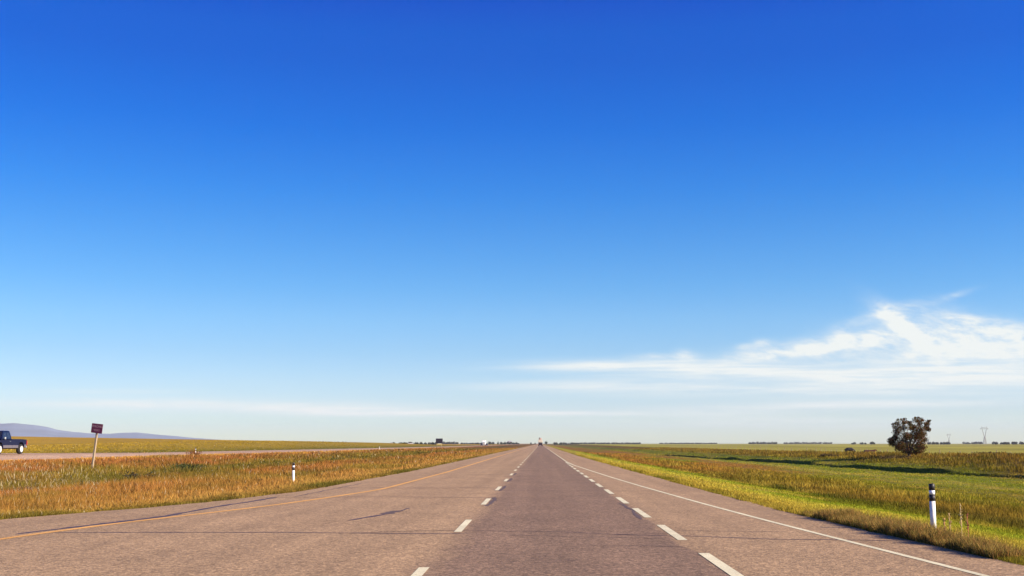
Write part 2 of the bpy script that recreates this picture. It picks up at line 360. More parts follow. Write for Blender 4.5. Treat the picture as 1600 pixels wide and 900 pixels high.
def terrain(X, Y):
    X, Y = np.broadcast_arrays(np.asarray(X, float), np.asarray(Y, float))
    eL, eR = edgeL(Y), edgeR(Y); z = np.full(X.shape, -.03)
    und = fbm(X/7, Y/9, 5)*.22 + fbm(X/1.2, Y/1.6, 9, 3)*.07
    # median
    t = np.clip((eL-X)/(36+eL), 0, 1); far = np.interp(Y, [0, 300, 900], [1, 1, .5])
    zm = -.05*(1-t) + znear(Y)*t - .62*far*np.sin(np.pi*t)**1.3 + und*np.sin(np.pi*t)**.5
    z = np.where((X < eL) & (X >= -36), zm, z)
    zo = zopp(Y) - .05; s = np.clip((-36-X)/3.2, 0, 1)
    z = np.where((X < -36) & (X >= -47.5), znear(Y)*(1-s) + zo*s - .0, z)
    # field beyond the other carriageway
    g = sst(95, 350, Y)*(1 - sst(380, 1100, Y))
    hgt = np.clip(1.5 + .0172*(-38-X), 0, 6)*sst(-50, -72, X)
    fl = zo - .25*np.exp(-((X+51)/2.5)**2) + g*np.maximum(hgt - zo, 0) + fbm(X/25, Y/30, 3)*.25*sst(-49, -60, X)*(1-sst(300, 500, Y))
    z = np.where(X < -47.5, fl, z)
    # right verge, ditch, bank, berm, field
    bx = bankX(Y); bh = .34*sst(300, 255, Y)*np.clip(1+2.2*fbm(Y/9, X*0, 21), .6, 1.4)
    zv = -.05 - 1.12*sst(0, 11.5, X-eR) - .10*sst(14, 30, X) + und*sst(0, 3, X-eR)
    zc = np.interp(Y, [0, 123, 162, 262, 600, 1500], [.3, .08, -.08, -.36, -.42, -.42])
    p = np.clip((X-bx-.38)/(50-bx), 0, 1)
    zb = (zv+bh)*(1-p) + zc*p + und*1.5*np.sin(np.pi*p)
    zf = zc + (-.78+.5*sst(400, 1500, Y) - zc)*sst(50, 63, X) + und*.3
    zr = np.where(X < bx, zv, np.where(X < bx+.38, zv + bh*np.clip((X-bx)/.38, 0, 1), zb))
    zr = np.where(X > 50, zf, zr)
    z = np.where(X > eR, zr, z)
    return np.where(Y > 2500, z*np.clip(1-(Y-2500)/2000, 0, 1) - .02, z)
LX = [-400, -120, -62, -52, -48, -47, -36, -34.5, -33, -30, -27.5, -25, -23, -20.5, -18, -15.5, -13.5, -11.5, -9.8, -8.4, -7]
tan_ = (.62, .36, .10); rust = (.43, .19, .065); rust2 = (.40, .17, .06); olive = (.27, .19, .035); dgreen = (.085, .095, .025); green = (.22, .235, .030); yfield = (.54, .37, .065)
LB = [yfield, yfield, (.36, .28, .05), (.12, .14, .03), tan_, tan_, tan_, (.58, .33, .08), rust2, rust2, (.24, .16, .04), olive, dgreen, (.15, .13, .028), (.42, .17, .05), rust, (.46, .22, .07), (.36, .21, .055), (.44, .24, .07), (.50, .30, .09), (.20, .18, .04)]
RX = [4.4, 5.6, 7, 9, 10.2, 11.8, 13, 15, 18, 21, 23.5, 27, 29, 31, 37, 40, 47, 54, 62, 67, 90, 400]
RB = [(.17, .15, .03), (.42, .30, .07), (.42, .35, .07), (.25, .28, .035), (.22, .24, .025), (.06, .075, .015), (.10, .09, .02), (.20, .15, .03), (.22, .16, .03), (.19, .20, .025), green, (.21, .235, .03), (.36, .30, .07), green, green, (.22, .15, .035), (.25, .14, .045), (.26, .17, .045), (.2, .16, .035), (.42, .38, .08), (.46, .42, .10), (.46, .42, .12)]
HX = [-60, -48, -36.5, -34, -30, -22, -18, -14, -11, -9, -7.2, 0, 4.4, 5.3, 6.3, 9.5, 11, 13, 19, 22.5, 24, 38, 40, 50, 64, 70]
HH = [.25, .30, .12, .30, .42, .36, .42, .40, .30, .20, .11, 0, .10, .11, .07, .06, .10, .27, .28, .14, .07, .08, .30, .45, .35, .15]
def palette(X, Y):
    X, Y = np.broadcast_arrays(np.asarray(X, float), np.asarray(Y, float))
    amp = np.where(np.abs(X - (-8)) < 5, 2.0, 8.5)*np.where(X > 0, .55, 1)
    Xw = X + amp*fbm(X/4.5, Y/11, 31, 4)*np.where(X < -36, .3, 1)
    # close to the car the verges hug the widened pavement
    shL = np.minimum(edgeL(Y) + 7.0, 0)*sst(-22, -12, X); shR = (edgeR(Y) - 4.9)*(1 - sst(10, 20, X))
    XL = np.minimum(Xw - shL, -7.0); XR = np.maximum(Xw - shR, 4.5)
    out = np.empty(X.shape + (3,))
    for k in range(3):
        out[..., k] = np.where(X < 0, np.interp(XL, LX, [c[k] for c in LB]), np.interp(XR, RX, [c[k] for c in RB]))
    # patches
    n = fbm(X/3.0, Y/6.0, 77, 4); a = np.clip((n-.01)*5, 0, 1)*.6; med = ((X < -11) & (X > -35)) | ((X > 12) & (X < 23)) | ((X > bankX(Y)) & (X < 64))
    out = out*(1-(a*med)[..., None]) + np.array(dgreen)*(a*med)[..., None]
    n = fbm(X/5.0, Y/13.0, 144, 4); a = np.clip((n+.01)*6, 0, 1)*.62*((X < -9) & (X > -35))
    out = out*(1-a[..., None]) + np.array((.24, .20, .04))*a[..., None]
    n = fbm(X/2.0, Y/5.0, 99, 4); a = np.clip((n-.02)*7, 0, 1)*.55
    st = np.where(X < 0, .45*(X > -36), .9)
    out = out*(1-(a*st)[..., None]) + np.where((X < 0)[..., None], np.array((.50, .26, .08)), np.array((.45, .33, .08)))*(a*st)[..., None]
    out = out*np.where(((X < -7) & (X > -36.5))[..., None], np.array((.80, .74, .62)), np.array((1.0, 1.02, .62)))
    out = np.where((X < -36.5)[..., None], out*np.array((1.06, .93, 1.0)), out)
    a = (sst(9, 13, X)*(1-sst(26, 30, X))*(.3+.7*sst(80, 160, Y))*.85*np.clip(.75+2.5*fbm(X/4, Y/30, 88, 3), 0, 1))[..., None]
    out = out*(1-a) + np.array((.36, .155, .035))*a
    out = out*np.where((X > bankX(Y)) & (X < 64), .8, 1)[..., None]
    n = fbm(X/60, Y/160, 123, 3); far = (np.abs(X) > 66)
    out = out*np.where(far, 1+n*.9, 1)[..., None]
    return out

# ------------------------------------------------------------------ ground sheet
ys = [-400, -200, -100, -50, -20]; y = -10.0
while y < 16500:
    ys.append(y); y += max(.5, (y-30)*.012) if y > 30 else .5
ys = np.array(ys); nY = len(ys)
def geo(a, b, n, k): t = np.linspace(0, 1, n); return a + (b-a)*(np.exp(k*t)-1)/(math.exp(k)-1)
Yc = ys[:, None]; one = np.ones((nY, 1))
bxv = bankX(ys)[:, None]; eLv = edgeL(ys)[:, None]; eRv = edgeR(ys)[:, None]
def seg(a, b, n): t = np.linspace(0, 1, n, endpoint=False)[None, :]; return a + (b-a)*t
cols = [geo(-48, -16000, 90, 6)[::-1][None, :-1]*one, seg(-48*one, -36*one, 16), seg(-36*one, eLv, 70), seg(eLv, eRv, 8),
        seg(eRv, bxv, 70), seg(bxv, bxv+.38, 3), seg(bxv+.38, 80*one, 80), geo(80, 16000, 80, 6)[None, :]*one]
XG = np.concatenate(cols, 1); nX = XG.shape[1]; YG = Yc*np.ones((1, nX))
ZG = terrain(XG, YG)
V = np.stack([XG, YG, ZG], -1).reshape(-1, 3)
CG = palette(XG, YG).reshape(-1, 3)*.62
i = (np.arange(nY-1)[:, None]*nX + np.arange(nX-1)[None, :]).ravel()
fc = np.stack([i, i+1, i+nX+1, i+nX], 1).ravel(); nf = len(i)
gnd = np_mesh('ground', V, fc, np.arange(nf)*4, np.full(nf, 4), M['ground'], CG, True)
tag(gnd, kind='structure')

# ------------------------------------------------------------------ roads
def ribbon(name, ys_, xl, xr, z, m, parent=None, ncol=2):
    ys_ = np.asarray(ys_, float); xl = np.asarray(xl, float)*np.ones_like(ys_); xr = np.asarray(xr, float)*np.ones_like(ys_)
    t = np.linspace(0, 1, ncol)
    X = xl[:, None] + (xr-xl)[:, None]*t; Y = ys_[:, None]*np.ones(ncol); Z = (z(X, Y) if callable(z) else z*np.ones_like(X))
    V_ = np.stack([X, Y, Z], -1).reshape(-1, 3); n = len(ys_)
    i_ = (np.arange(n-1)[:, None]*ncol + np.arange(ncol-1)[None, :]).ravel()
    f_ = np.stack([i_, i_+1, i_+ncol+1, i_+ncol], 1).ravel()
    o = np_mesh(name, V_, f_, np.arange(len(i_))*4, np.full(len(i_), 4), m)
    if parent: o.parent = parent
    return o
yr = np.concatenate([np.arange(-100, 120, .25), geo(120, 9000, 400, 4)])
jit = (fbm(yr/1.5, yr*0, 3, 4)*.28); jit2 = (fbm(yr/1.5, yr*0+9, 4, 4)*.28)
road = tag(ribbon('road', yr, edgeL(yr)+jit-.05, edgeR(yr)+jit2+.05, 0.0, M['road'], ncol=5), kind='structure')
road2 = tag(ribbon('far_road', yr[yr > -60], -47.2, -36.6, lambda X, Y: np.where(X < -39.2, zopp(Y), znear(Y)+(zopp(Y)-znear(Y))*np.clip((-36-X)/3.2, 0, 1)), M['road2'], ncol=11), kind='structure')
def strip(name, pts, wd, m, z=.004, parent=road, step=.3):
    P = np.array(pts, float); L = np.concatenate([[0], np.cumsum(np.hypot(*np.diff(P, axis=0).T))]); n = max(3, int(L[-1]/step)+1)
    s = np.linspace(0, L[-1], n); x = np.interp(s, L, P[:, 0]); y_ = np.interp(s, L, P[:, 1])
    wv = np.interp(s, L, wd) if hasattr(wd, '__len__') else np.full(n, wd)
    return s, x, y_, wv
def paint_line(name, Y, X, wd, m, z=.004, parent=road):
    return ribbon(name, Y, np.asarray(X)-wd/2, np.asarray(X)+wd/2, z, m, parent)
yl = np.concatenate([np.arange(-20, 200, .5), geo(200, 6000, 200, 4)])
xY = np.interp(yl, [0, 19.1, 20.95, 23.4, 25.9, 28.2, 33.2, 39.6, 64.1, 300], [-9.2, -8.62, -8.33, -7.93, -7.35, -6.75, -6.02, -5.25, -4.95, -4.95])
k_ = np.hanning(19); k_ /= k_.sum()
def smooth(a): b = a.copy(); n_ = int((yl < 150).sum()); b[9:n_] = np.convolve(a, k_, 'same')[9:n_]; return b
xY = smooth(xY)
paint_line('yellow_edge_line', yl, xY, .165, M['yellow'])
xW = np.interp(yl, [0, 14.4, 19.7, 23.8, 30.6, 43.4, 56.1, 84, 100, 400], [5.9, 5.05, 4.7, 4.44, 4.08, 3.54, 3.1, 2.33, 2.16, 2.05])
xs_ = smooth(xW)
paint_line('white_edge_line', yl, xs_, .105, M['white'])
y0 = 20.75 - 9.2*3
while y0 < 420:
    paint_line('lane_dash', np.array([y0, y0+1.7, y0+3.3]), np.full(3, -1.42), .13, M['white'], .005); y0 += 9.2
paint_line('lane_line_far', np.array([y0, 900, 3000]), np.full(3, -1.42), .10, M['white'], .005)
y0 = 19.5 - 5.85*4
while y0 < 95:
    x0 = np.interp(y0, [14, 24, 45, 73], [2.24, 2.2, 2.1, 2.05])
    paint_line('merge_dash', np.array([y0, y0+1.8, y0+3.5]), np.full(3, x0), .15, M['white'], .005); y0 += 5.75
# far carriageway edge lines
ribbon('far_edge_line', yl[yl > 40], -46.3, -46.15, lambda X, Y: zopp(Y)+.006, M['white'], road2)
ribbon('far_yellow_line', yl[yl > 40], -39.75, -39.6, lambda X, Y: zopp(Y)+.006, M['yellow'], road2)
def crack(pts, w0, m=None, z=.003, amp=.05, name='sealed_crack', seed=0, step=.12):
    P = np.array(pts, float); L = np.concatenate([[0], np.cumsum(np.hypot(*np.diff(P, axis=0).T))]); n = max(4, int(L[-1]/step))
    s = np.linspace(0, L[-1], n); x = np.interp(s, L, P[:, 0]); y_ = np.interp(s, L, P[:, 1])
    dx = np.gradient(x); dy = np.gradient(y_); l = np.hypot(dx, dy); nx, ny = -dy/l, dx/l
    off = fbm(s/1.1, s*0+seed, seed+1, 4)*2*amp; hw = w0/2*(1+1.3*fbm(s/.35, s*0+seed+5, seed+2, 3))*np.minimum(1, np.minimum(s, L[-1]-s)/.3+.15)
    A = np.stack([x+nx*(off+hw), y_+ny*(off+hw), np.full(n, z)], 1); B = np.stack([x+nx*(off-hw), y_+ny*(off-hw), np.full(n, z)], 1)
    V_ = np.concatenate([A, B]); i_ = np.arange(n-1); f_ = np.stack([i_, i_+1, i_+n+1, i_+n], 1).ravel()
    o = np_mesh(name, V_, f_, i_*4, np.full(n-1, 4), m or M['tar']); o.parent = road; return o
crack([(-8.3, 20.45), (-4.4, 20.6), (-1.6, 20.3), (-1.2, 20.5)], .075, seed=1)
crack([(-3.2, 20.5), (-1.9, 21.1), (.3, 20.9), (1.2, 20.3), (2.2, 20.5)], .045, M['tar2'], seed=2)
crack([(1.2, 20.2), (2.6, 19.9), (3.6, 19.35), (4.9, 19.2), (5.6, 19.1)], .07, seed=3)
crack([(2.2, 21.2), (4.2, 20.9)], .04, M['tar2'], seed=4)
crack([(.5, 18.2), (2.2, 17.9)], .035, M['tar2'], seed=5)
crack([(-.6, 20.1), (2.0, 19.4)], .03, M['tar2'], seed=15)
crack([(-8.75, 20.1), (-8.5, 21.3), (-8.2, 23), (-7.85, 25), (-7.75, 28.8), (-7.4, 34)], [.15][0], seed=6)
crack([(-7.0, 34.2), (-6.9, 40), (-6.8, 46)], .07, M['tar2'], seed=16)
crack([(-7.9, 33.5), (-4.5, 34.3), (-1.4, 33.8)], .07, M['tar2'], seed=7)
crack([(-6.8, 41.5), (-3.4, 40.9), (-1.5, 41.7)], .09, M['tar2'], seed=8)
crack([(-6.8, 58), (-1.4, 58.6)], .1, M['tar2'], seed=18)
crack([(-1.4, 39), (2.2, 38.6), (4.4, 38.8)], .07, M['tar2'], seed=9)
crack([(-3.80, 23.75), (-3.5, 25.1), (-3.3, 26.0)], .11, seed=10, amp=.03)
crack([(-3.33, 25.8), (-3.28, 26.6), (-3.15, 27.3)], .26, M['tar2'], seed=11, amp=.03, z=.0036)
crack([(-3.15, 27.2), (-3.05, 28.4)], .07, seed=12, amp=.03)
for k, yb in enumerate((29.6, 38.9, 48.1, 57.3)):
    crack([(-1.30, yb-.3), (-1.25, yb+2.0), (-1.28, yb+4.5)], .11, M['tar2'], seed=20+k, amp=.05)
crack([(2.0, 24.2), (2.08, 27.5), (2.0, 31)], .08, M['tar2'], seed=30)
for k in range(5): crack([(.15+.05*k, 15.6+.07*k), (.2+.06*k, 15.72)], .03, seed=40+k, step=.03, amp=.02)

# ------------------------------------------------------------------ grass (uncountable: one object per stretch of ground)
def grass(name, n_tuft, ulo, uhi, ylo, yhi, pw, xfilter, label, blades=7, hmul=1.0, mult=1.0, spread=1.0, seed=1, wmul=1.0, colmul=1.0):
    rg = np.random.default_rng(seed)
    q = rg.random(n_tuft); a = 1-pw
    Y = (ylo**a + q*(yhi**a-ylo**a))**(1/a) if abs(a) > 1e-6 else ylo*(yhi/ylo)**q
    X = (ulo + (uhi-ulo)*rg.random(n_tuft))*Y
    keep = xfilter(X, Y); X, Y = X[keep], Y[keep]
    Hh = np.interp(np.where(X < 0, X - np.minimum(edgeL(Y)+7.0, 0)*sst(-22, -12, X), X - (edgeR(Y)-4.9)*(1-sst(10, 20, X))), HX, HH)
    Hh = np.where((X > bankX(Y)-.3) & (X < bankX(Y)+2.5), .12, Hh)
    Hh = Hh*(1 + 1.1*fbm(X/2.5, Y/2.5, 55, 3))*hmul
    col = palette(X, Y)*mult; n = len(X)
    # repeat to blades
    X = np.repeat(X, blades); Y = np.repeat(Y, blades); Hh = np.repeat(Hh, blades); col = np.repeat(col, blades, 0); n = len(X)
    rad = (.05+.0018*Y)*spread; ang = rg.random(n)*6.283; rr = np.sqrt(rg.random(n))*rad
    X = X + np.cos(ang)*rr; Y = Y + np.sin(ang)*rr*1.5
    ok = ((X < edgeL(Y)-.02) & (X > -36.6)) | (X < -47.3) | (X > edgeR(Y)+.02)
    X, Y, Hh, col = X[ok], Y[ok], Hh[ok], col[ok]; n = len(X)
    Z = terrain(X, Y) - .02
    H = Hh*(.55+.75*rg.random(n)); wd = np.maximum(.005, Y*.00034)*(.7+.7*rg.random(n))*wmul
    fa = rg.random(n)*6.283; la = rg.random(n)*6.283; lean = H*(.1+.35*rg.random(n))
    dx, dy = np.cos(fa)*wd/2, np.sin(fa)*wd/2; lx, ly = np.cos(la)*lean, np.sin(la)*lean
    rustiness = np.clip(col[:, 0]/(col[:, 1]+1e-4) - 1.2, 0, 1.3)/1.3
    jitc = (.7+.6*rg.random((n, 1)))*(1+.16*(rg.random((n, 3))-.5))
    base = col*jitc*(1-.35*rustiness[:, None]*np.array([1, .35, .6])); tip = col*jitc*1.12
    pale = rg.random(n) < .015*(X < -10) + .05*(X < -.36*Y)*(Y < 75)*(X < -16); tip[pale] = (.72, .62, .42)
    P0 = np.stack([X-dx, Y-dy, Z], 1); P1 = np.stack([X+dx, Y+dy, Z], 1)
    P2 = np.stack([X+dx*1.0+lx*.4, Y+dy*1.0+ly*.4, Z+H*.62], 1); P3 = np.stack([X-dx*1.0+lx*.4, Y-dy*1.0+ly*.4, Z+H*.62], 1)
    P4 = np.stack([X+lx, Y+ly, Z+H], 1)
    V_ = np.stack([P0, P1, P2, P3, P4], 1).reshape(-1, 3)
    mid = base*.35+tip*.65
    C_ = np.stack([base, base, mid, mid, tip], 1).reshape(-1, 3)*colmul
    b_ = np.arange(n)*5
    loops = np.stack([b_, b_+1, b_+2, b_+3, b_+3, b_+2, b_+4], 1).ravel()
    ls = np.stack([np.arange(n)*7, np.arange(n)*7+4], 1).ravel(); lt = np.tile([4, 3], n)
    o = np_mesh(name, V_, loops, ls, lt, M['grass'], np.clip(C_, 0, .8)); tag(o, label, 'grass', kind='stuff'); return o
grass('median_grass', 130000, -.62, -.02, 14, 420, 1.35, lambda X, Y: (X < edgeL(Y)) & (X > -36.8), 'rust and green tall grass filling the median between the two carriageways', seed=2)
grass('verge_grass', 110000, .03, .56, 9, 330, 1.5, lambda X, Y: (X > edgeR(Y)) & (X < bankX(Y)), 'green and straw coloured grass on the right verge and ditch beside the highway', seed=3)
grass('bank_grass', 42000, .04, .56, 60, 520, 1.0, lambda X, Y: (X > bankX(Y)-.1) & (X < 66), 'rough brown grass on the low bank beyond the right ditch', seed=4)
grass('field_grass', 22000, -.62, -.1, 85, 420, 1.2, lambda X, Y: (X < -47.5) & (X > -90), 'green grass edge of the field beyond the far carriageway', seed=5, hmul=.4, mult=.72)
# thicker fringe along the pavement edges
def fringe(X, Y): return (np.abs(X - edgeR(Y) - .35) < .42) & (fbm(X/1.0, Y/1.5, 18) > -.06)
def fringeL(X, Y): return (np.abs(X - edgeL(Y) + .35) < .4) & (fbm(X/1.2, Y/1.8, 8) > -.03)
grass('edge_grass', 260000, .03, .5, 9, 120, 1.6, fringe, 'short dark tufts fringing the right pavement edge', seed=6, blades=6, hmul=1.0, mult=.72)
grass('edge_grass', 300000, -.6, -.05, 16, 160, 1.5, fringeL, 'short green tufts fringing the left pavement edge', seed=7, blades=6, hmul=1.0, mult=.62)
# tall dry clump round the near marker post, leaning over the pavement
def clump(name, cx, cy, sx, sy, n, h, cols_, label, seed, wd=.007, lean=.45, cat='grass', pw=1):
    rg = np.random.default_rng(seed)
    X = cx + sx*rg.normal(size=n)*.5; Y = cy + sy*(rg.random(n)*2-1); ok = X > edgeR(Y)+.02 if cx > 0 else X < edgeL(Y)-.02; X, Y = X[ok], Y[ok]; n = len(X)
    dens = fbm(X/.5, Y/.5, 14, 3)
    Z = terrain(X, Y)-.02; H = h*(.4+.7*rg.random(n))*(1+1.2*dens)*(1 - .35*np.clip(np.abs(Y-cy)/sy, 0, 1)**2)
    fa = rg.random(n)*6.283; la = rg.random(n)*6.283; ln = H*(.1+lean*rg.random(n)); dx, dy = np.cos(fa)*wd/2, np.sin(fa)*wd/2
    lx, ly = np.cos(la)*ln, np.sin(la)*ln
    ci = rg.integers(0, len(cols_), n); col = np.array(cols_)[ci]*(.7+.6*rg.random((n, 1)))
    Pn = [np.stack([X-dx, Y-dy, Z], 1), np.stack([X+dx, Y+dy, Z], 1), np.stack([X+dx*.8+lx*.35, Y+dy*.8+ly*.35, Z+H*.6], 1), np.stack([X-dx*.8+lx*.35, Y-dy*.8+ly*.35, Z+H*.6], 1), np.stack([X+lx, Y+ly, Z+H*.97], 1)]
    V_ = np.stack(Pn, 1).reshape(-1, 3); C_ = np.stack([col*.28, col*.28, col*.8, col*.8, col*1.15], 1).reshape(-1, 3); b_ = np.arange(n)*5  # blade bases darkened in the vertex colour to stand for the clump's self-shadow
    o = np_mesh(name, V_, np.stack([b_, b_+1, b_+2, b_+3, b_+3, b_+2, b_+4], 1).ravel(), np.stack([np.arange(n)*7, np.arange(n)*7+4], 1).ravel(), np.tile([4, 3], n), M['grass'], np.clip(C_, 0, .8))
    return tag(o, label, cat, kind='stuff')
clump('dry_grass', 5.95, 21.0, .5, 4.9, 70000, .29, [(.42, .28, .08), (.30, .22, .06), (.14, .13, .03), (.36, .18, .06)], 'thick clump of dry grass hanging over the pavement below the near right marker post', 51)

# ------------------------------------------------------------------ marker posts
def marker_post(x, y, label, h=.88):
    r = empty('marker_post', (x, y, float(terrain(x, y))-.05), label=label, cat='marker post', group='black banded white marker posts')
    def ring(z0, z1, r0, name, m, top=False):
        b = MB(); pts = [(0, 0, z0), (0, 0, z1)]; rr = [r0, r0]
        if top: pts += [(0, 0, z1+.012)]; rr += [r0*.7]
        b.tube(pts, rr, 14); o = b.build(name, m, r, True); return o
    s = h/.88
    body = ring(0, .585*s+.05, .049, 'post_shaft', M['postwhite'])
    ring(.585*s+.05, .70*s+.05, .050, 'black_band', M['postblack'])
    ring(.70*s+.05, .77*s+.05, .0495, 'reflective_band', M['reflector'])
    ring(.77*s+.05, .875*s+.05, .050, 'black_cap', M['postblack'], True)
    for o in r.children:
        for p_ in o.data.polygons: p_.use_smooth = len(p_.vertices) == 4
    return r
ND = 1.56/-uv(1459, 834)[1]
marker_post(uv(1459, 834)[0]*ND, ND, 'nearest white marker post with black bands, in dry grass at the right pavement edge', .88)
marker_post(U(459.5)*47, 47, 'white marker post with black bands at the left edge of the near roadway', .86)
marker_post(U(306)*120, 120, 'small distant white marker post in a brown tuft beside the far carriageway', .9)
marker_post(U(593)*267, 267, 'tiny farthest white marker post on the far carriageway edge, left of the dark sign', .9)
# ------------------------------------------------------------------ wrong way sign in the median
sx, sy = U(145)*76, 76.0
sg = empty('road_sign', (sx, sy, float(terrain(sx, sy))-.1), label='dark red wrong way sign on a leaning wooden post in the median', cat='road sign')
sg.rotation_euler = (0, R(6), R(-12))
def text_obj(body, size, loc, m, parent, name):
    cu_ = bpy.data.curves.new(name, 'FONT'); cu_.body = body; cu_.size = size; cu_.align_x = 'CENTER'; cu_.align_y = 'CENTER'; cu_.extrude = .002
    o = bpy.data.objects.new(name, cu_); sc.collection.objects.link(o)
    dg = bpy.context.evaluated_depsgraph_get(); me = bpy.data.meshes.new_from_object(o.evaluated_get(dg))
    bpy.data.objects.remove(o); me.materials.clear(); me.materials.append(m)
    q = bpy.data.objects.new(name, me); sc.collection.objects.link(q); q.parent = parent; q.location = loc; q.rotation_euler = (R(90), 0, 0); return q
MB().box((0, 0, 1.25), (.115, .115, 2.6), .008).build('post', M['wood'], sg)
pn = MB().box((0, -.07, 2.82), (.80, .02, .60), .008).build('sign_panel', M['signface'], sg)
text_obj('WRONG',   .19, (0, -.084, 2.94), M['signtext'], pn, 'lettering')
text_obj('WAY',   .19, (0, -.084, 2.70), M['signtext'], pn, 'lettering')

# far guide sign seen against the horizon
gx, gy = U(686.3)*400, 400.0
gs = empty('guide_sign', (gx, gy, float(terrain(gx, gy))-.1), label='dark square guide sign on two pale posts, far off in the median', cat='road sign')
MB().box((0, 0, 2.5), (2.3, .06, 1.6), .02).build('sign_panel', M['signback'], gs)
for s_ in (-.75, .75): MB().box((s_, .1, 1.2), (.16, .14, 2.5), .01).build('post', M['wood'], gs)
MB().box((0, -.2, 1.35), (1.7, .03, .5), .01).build('lower_plate', mat('yellow_plate', (.5, .4, .15), .6), gs)

# ------------------------------------------------------------------ pickup on the far carriageway
pk = empty('pickup_truck', (-40.97, 90.25, .70), label='dark blue pickup with silver lower trim driving on the far carriageway at the left edge', cat='pickup truck')
W = .95
body = [(2.72, .62), (2.72, 1.17), (.12, 1.19), (.10, 1.16), (-1.35, 1.14), (-2.45, 1.05), (-2.68, .95), (-2.72, .55), (-2.45, .5), (-2.35, .78), (-2.1, .95), (-1.75, .95), (-1.5, .78), (-1.42, .48), (1.25, .48), (1.32, .78), (1.55, .95), (1.95, .95), (2.2, .78), (2.28, .56)]
MB().prism_x(body, -W, W, .015).build('body', M['blue'], pk)
cab = [(.12, 1.19), (.06, 1.62), (-.02, 1.80), (-.2, 1.85), (-.95, 1.85), (-1.1, 1.81), (-1.62, 1.16)]
def taper(prof, w0, w1, zlo, zhi):
    vs_ = []; n = len(prof)
    for s_ in (-1, 1):
        for (y_, z_) in prof: t = (z_-zlo)/(zhi-zlo); vs_.append((s_*(w0+(w1-w0)*t), y_, z_))
    return MB().add(vs_, [tuple(range(n-1, -1, -1)), tuple(range(n, 2*n))] + [(k, (k+1) % n, n+(k+1) % n, n+k) for k in range(n)])
taper(cab, .90, .74, 1.16, 1.85).build('cab', M['blue'], pk)
for s_ in (-1, 1):
    for w_ in ([(-1.38, 1.24), (-1.05, 1.70), (-.66, 1.72), (-.66, 1.24)], [(-.58, 1.24), (-.58, 1.72), (-.12, 1.70), (-.05, 1.24)]):
        vs_ = [(s_*(.90-.16*(z_-1.16)/.69 + .008), y_, z_) for y_, z_ in w_] + [(s_*(.895-.16*(z_-1.16)/.69 - .02), y_, z_) for y_, z_ in w_]
        MB().add(vs_, [(0, 1, 2, 3), (4, 5, 6, 7), (0, 1, 5, 4), (1, 2, 6, 5), (2, 3, 7, 6), (3, 0, 4, 7)]).build('window', M['glass'], pk)
    MB().box((s_*1.02, -1.3, 1.27), (.16, .12, .2), .03).build('door_mirror', M['chrome'], pk)
    MB().box((s_*.955, -.2, 1.02), (.03, .16, .04), .008).build('door_handle', M['chrome'], pk)
    MB().box((s_*.953, -.08, .60), (.02, 2.55, .22), .006).build('side_trim', M['silver'], pk)
    MB().box((s_*.953, 2.45, .66), (.02, .3, .2), .006).build('side_trim', M['silver'], pk)
    MB().box((s_*.93, 2.735, .90), (.1, .06, .36), .01).build('tail_light', M['red'], pk)
    MB().box((s_*.72, -2.70, .82), (.34, .06, .18), .01).build('headlight', M['headlamp'], pk)
    MB().box((s_*.955, -2.5, .8), (.02, .12, .08), .005).build('side_marker', M['amber'], pk)
ws = [(-.80, -1.50, 1.20), (.80, -1.50, 1.20), (.66, -1.10, 1.77), (-.66, -1.10, 1.77)]
MB().add([(x_, y_-.06, z_+.02) for x_, y_, z_ in ws] + [(x_, y_+.02, z_) for x_, y_, z_ in ws], [(0, 1, 2, 3), (7, 6, 5, 4), (0, 1, 5, 4), (1, 2, 6, 5), (2, 3, 7, 6), (3, 0, 4, 7)]).build('windscreen', M['glass'], pk)
MB().box((0, .11, 1.48), (1.3, .04, .4), .01).build('rear_window', M['glass'], pk)
MB().box((0, 1.42, 1.192), (1.6, 2.4, .02), .004).build('bed_cover', M['black'], pk)
MB().box((0, -2.76, .6), (1.9, .14, .2), .03).build('front_bumper', M['chrome'], pk)
MB().box((0, 2.80, .58), (1.85, .14, .18), .03).build('rear_bumper', M['chrome'], pk)
MB().box((0, -2.70, .84), (1.05, .05, .2), .01).build('grille', M['black'], pk)
MB().box((0, 0, .47), (1.5, 4.6, .12), .02).build('underbody', M['chassis'], pk)
def wheel(parent, x, y, r, wd, tm, rm, side, rs=.62):
    t_ = MB().disc_x((x, y, r), r, wd).build('wheel', tm, parent, True)
    MB().disc_x((x+side*wd*.5, y, r), r*rs, .05, prof=[(-.025, r*rs), (.02*side if side > 0 else -.02, r*rs), (.012*side, r*rs*.82), (.0, r*rs*.4), (.025*side, r*rs*.28)]).build('rim', rm, t_, False)
    return t_
for s_ in (-1, 1):
    for y_ in (-1.93, 1.75): wheel(pk, s_*.84, y_, .40, .27, M['tyre'], M['rim'], s_)

pk.scale = (1, 1, .95)
# ------------------------------------------------------------------ truck ahead, seen from behind
tk = empty('loaded_truck', (-.05, 718, 0), label='loaded truck seen from behind, far ahead in our lane', cat='truck')
MB().box((0, 4, 1.35), (2.4, 8.2, 1.5), .03).build('chassis', M['chassis'], tk)
MB().box((0, 4, 2.85), (2.6, 7.8, 1.4), .06).build('cargo_box', M['cream'], tk)
MB().box((-.05, 4.2, 4.15), (1.75, 6.4, 1.25), .12).build('upper_load', M['pinkish'], tk)
MB().box((-.45, 1.0, 4.55), (.85, 2.2, 1.0), .1).build('grey_bundle', M['grey'], tk)
for s_ in (-1, 1):
    MB().box((s_*.95, -.16, .85), (.55, .1, .5), .02).build('mud_flap', M['black'], tk)
    MB().box((s_*1.05, -.14, 1.22), (.3, .05, .14), .01).build('tail_light', M['red'], tk)
    for y_ in (.9, 2.2, 8.6): wheel(tk, s_*1.0, y_, .5, .5, M['tyre'], M['steel'], s_)
